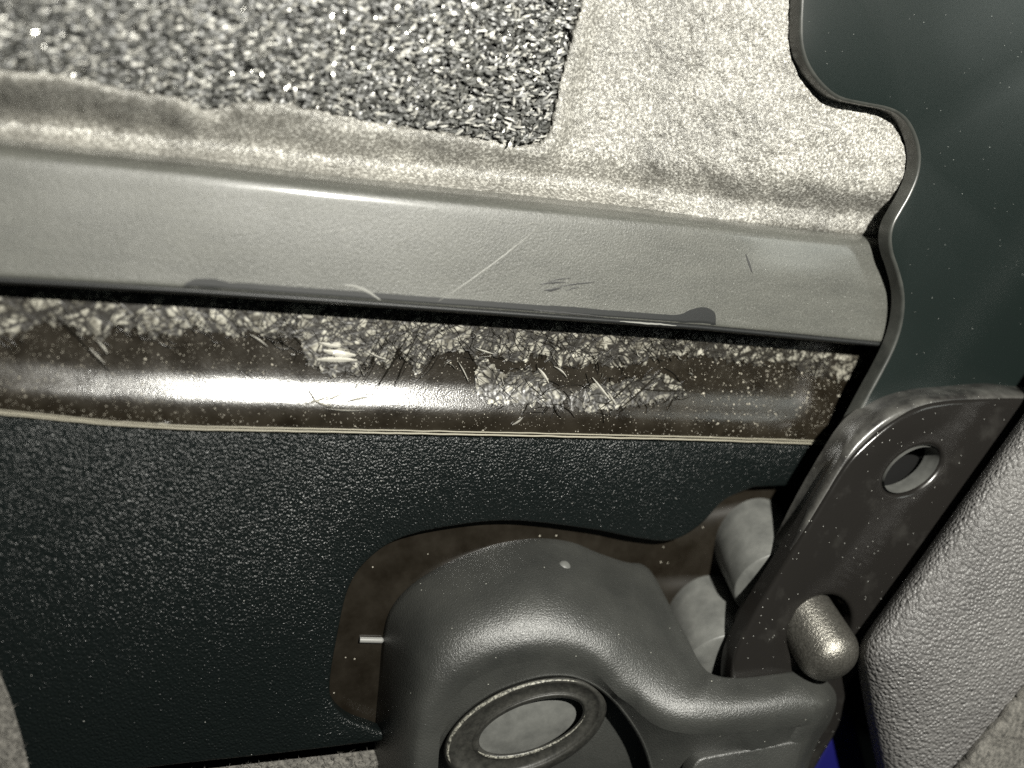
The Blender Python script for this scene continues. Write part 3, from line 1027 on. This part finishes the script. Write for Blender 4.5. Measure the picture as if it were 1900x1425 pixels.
worn_lit_arc([ring_row(974, 1353, 157.2, 81.2, -22, 17.88), ring_row(974, 1353, 152, 77, -22, 18.5), ring_row(975, 1352, 147, 73, -22, 18.55)], 175, 325, 'worn_lit_edge')
worn_lit_arc([ring_row(983.5, 1348, 112, 49, -21, 18.1), ring_row(984, 1347.5, 109, 47, -21, 18.3), ring_row(985, 1347, 104, 43, -20, 17.95)], 20, 170, 'worn_lit_edge')
w = ring_row(985, 1347, 112, 50, -20, 14.8)
cen = sum(w, Vector()) / len(w) + Vector((0, -0.8, 0))
mid = [cen + (p - cen) * 0.5 + Vector((0, -0.25, 0)) for p in w]
link_obj('ring_plug', w + mid + [cen], [(i, (i + 1) % 72, 72 + (i + 1) % 72, 72 + i) for i in range(72)] + [(72 + i, 72 + (i + 1) % 72, 144) for i in range(72)], M['stud'], cover, smooth_deg=180)


def shell_pt(x, y):
    best = None
    for a, b in zip(CS, CR):
        for k in range(21):
            t = k / 20
            qx, qy = a[0] + (b[0] - a[0]) * t, a[1] + (b[1] - a[1]) * t
            d = (qx - x) ** 2 + (qy - y) ** 2
            if best is None or d < best[0]:
                hf = math.sin(t * math.pi / 2) * 0.7 + t * 0.3
                best = (d, a[2] + (b[2] - a[2]) * hf)
    return unproject(x, y, best[1])


p = shell_pt(1047, 1052)
nrm = Vector((0, -0.75, 0.66)).normalized()
capsule('moulding_pip', p - nrm * 0.9, p + nrm * 0.7, 1.25, M['stud'], cover, dome=0.6, seg=20)
# lower lip of the arm
lip = catmull([(1280, 1440), (1296, 1412), (1330, 1402), (1400, 1390), (1470, 1377), (1490, 1376), (1486, 1400), (1474, 1440)], sub=4)
lip += [(1470, 1520), (1280, 1520)]
plate_solid('arm_lip', lip, 27.3, 3.0, 0.5, M['cover'], cover)

# ================================================================ grained trim, right
GE = [(2480, -40), (2250, 285), (2080, 520), (1990, 640), (1900, 768), (1800, 908), (1720, 1020), (1650, 1116), (1612, 1168), (1596, 1196), (1591, 1222), (1596, 1262), (1605, 1316), (1616, 1372), (1628, 1430), (1650, 1540), (1680, 1660)]
GD = [(.95, .31)] * 7 + [(.955, .30), (.96, .28), (.965, .26)] + [(.97, .24)] * 7
g2 = catmull([(a[0], a[1], b[0], b[1]) for a, b in zip(GE, GD)], sub=6)
rows = []
for off, h in ((6, 12), (0, 20), (0, 25), (3, 27), (9, 28.8), (20, 30.6), (40, 32.4), (75, 34), (130, 35.4), (210, 36.6), (320, 37.6), (450, 38.2), (600, 38.4), (800, 38.4), (1300, 38.0)):
    rows.append([unproject(x + dx * off, y + dy * off, h) for x, y, dx, dy in g2])
gt = loft('grained_trim', rows, M['grain'], smooth_deg=80)
tag(gt, 'grey pebble-grained soft trim overlapping the black bracket', 'trim')

rows = []
for k in range(26):
    row = []
    for i in range(60):
        t = i / 59
        ex, ey = 1990 - 270 * t, 1170 + 340 * t
        off = -14 + 300 * k / 25
        x, y = ex + off * 0.8, ey + off * 0.62
        w = Vector((x * .1, 0, y * .1))
        h = 37.3 + 2.6 * min(1, max(0, (off + 14) / 30)) ** 0.5 + 0.8 * noise.noise(w * .35) + 0.45 * noise.noise(w * 1.1) - (1.2 if k == 0 else 0)
        row.append(unproject(x, y, h))
    rows.append(row)
fe = loft('fleece_edge', rows, M['fuzz'], smooth_deg=180)
tag(fe, 'rough pale grey fabric overlapping the corner of the grained trim', 'fabric')

bl = plate_solid('blue_clip', catmull([(1470, 1540), (1500, 1440), (1535, 1372), (1566, 1322), (1590, 1340), (1606, 1400), (1622, 1480), (1620, 1560)], closed=True, sub=4), 15.0, 6.0, 1.6, M['blue'])
tag(bl, 'small deep blue plastic piece in the gap beside the grained trim', 'clip')


# ================================================================ floor carpet along the bottom, grey fuzz
def fuzz_patch(name, outline_fn, nx, ny, label, fibres, seed):
    th = bpy.data.objects.new(name, None)
    th.location = outline_fn(0.5, 1.0)[0] * MM
    COL.objects.link(th); tag(th, label, 'carpet')
    rows = []
    for j in range(ny):
        rows.append([outline_fn(i / (nx - 1), j / (ny - 1))[0] for i in range(nx)])
    loft('backing', rows, M['fuzz'], th, smooth_deg=180)
    V, Fc = [], []
    r_ = random.Random(seed)
    for q in range(fibres):
        p = outline_fn(r_.random(), r_.random())[0]
        d = Vector((r_.gauss(0, .6), -abs(r_.gauss(.6, .4)), r_.gauss(.3, .6))).normalized()
        s_ = d.orthogonal().normalized() * r_.uniform(.05, .1)
        s2 = d.cross(s_).normalized() * s_.length
        L = r_.uniform(.5, 1.6); k = len(V)
        V += [p + s_, p - s_ * .5 + s2, p - s_ * .5 - s2, p + d * L + Vector((r_.gauss(0, .2), 0, r_.gauss(0, .2)))]
        Fc += [(k, k + 1, k + 3), (k + 1, k + 2, k + 3), (k + 2, k, k + 3)]
    f_ = link_obj('fibres', V, Fc, M['fuzz'], th, smooth_deg=180)
    f_['kind'] = 'stuff'
    return th


def left_patch(u, v):
    y = 1190 + 330 * v
    xe = lerp_table([(1190, -32), (1250, 0), (1300, 20), (1360, 38), (1425, 54), (1520, 74)], y)
    x = xe - 330 * (1 - u)
    w = Vector((x * .1, 2, y * .1))
    h = 12 + 2.5 * (1 - (u) ** 8) + .7 * noise.noise(w * .5) + .4 * noise.noise(w * 1.6)
    return unproject(x, y, h), 0


def bottom_patch(u, v):
    x = 60 + 760 * u
    y0 = lerp_table([(60, 1462), (350, 1430), (690, 1392), (820, 1378)], x)
    y = y0 + 170 * v
    w = Vector((x * .1, 7, y * .1))
    return unproject(x, y, 1.5 + 2.0 * min(1, v * 6) + .6 * noise.noise(w * .5) + .4 * noise.noise(w * 1.4)), 0


fuzz_patch('carpet_flap', left_patch, 50, 50, 'rough grey carpet flap lying against the left side of the black panel', 5000, 5)
fuzz_patch('floor_carpet', bottom_patch, 90, 26, 'grey felt carpet under the bottom edge of the black panel', 6000, 6)
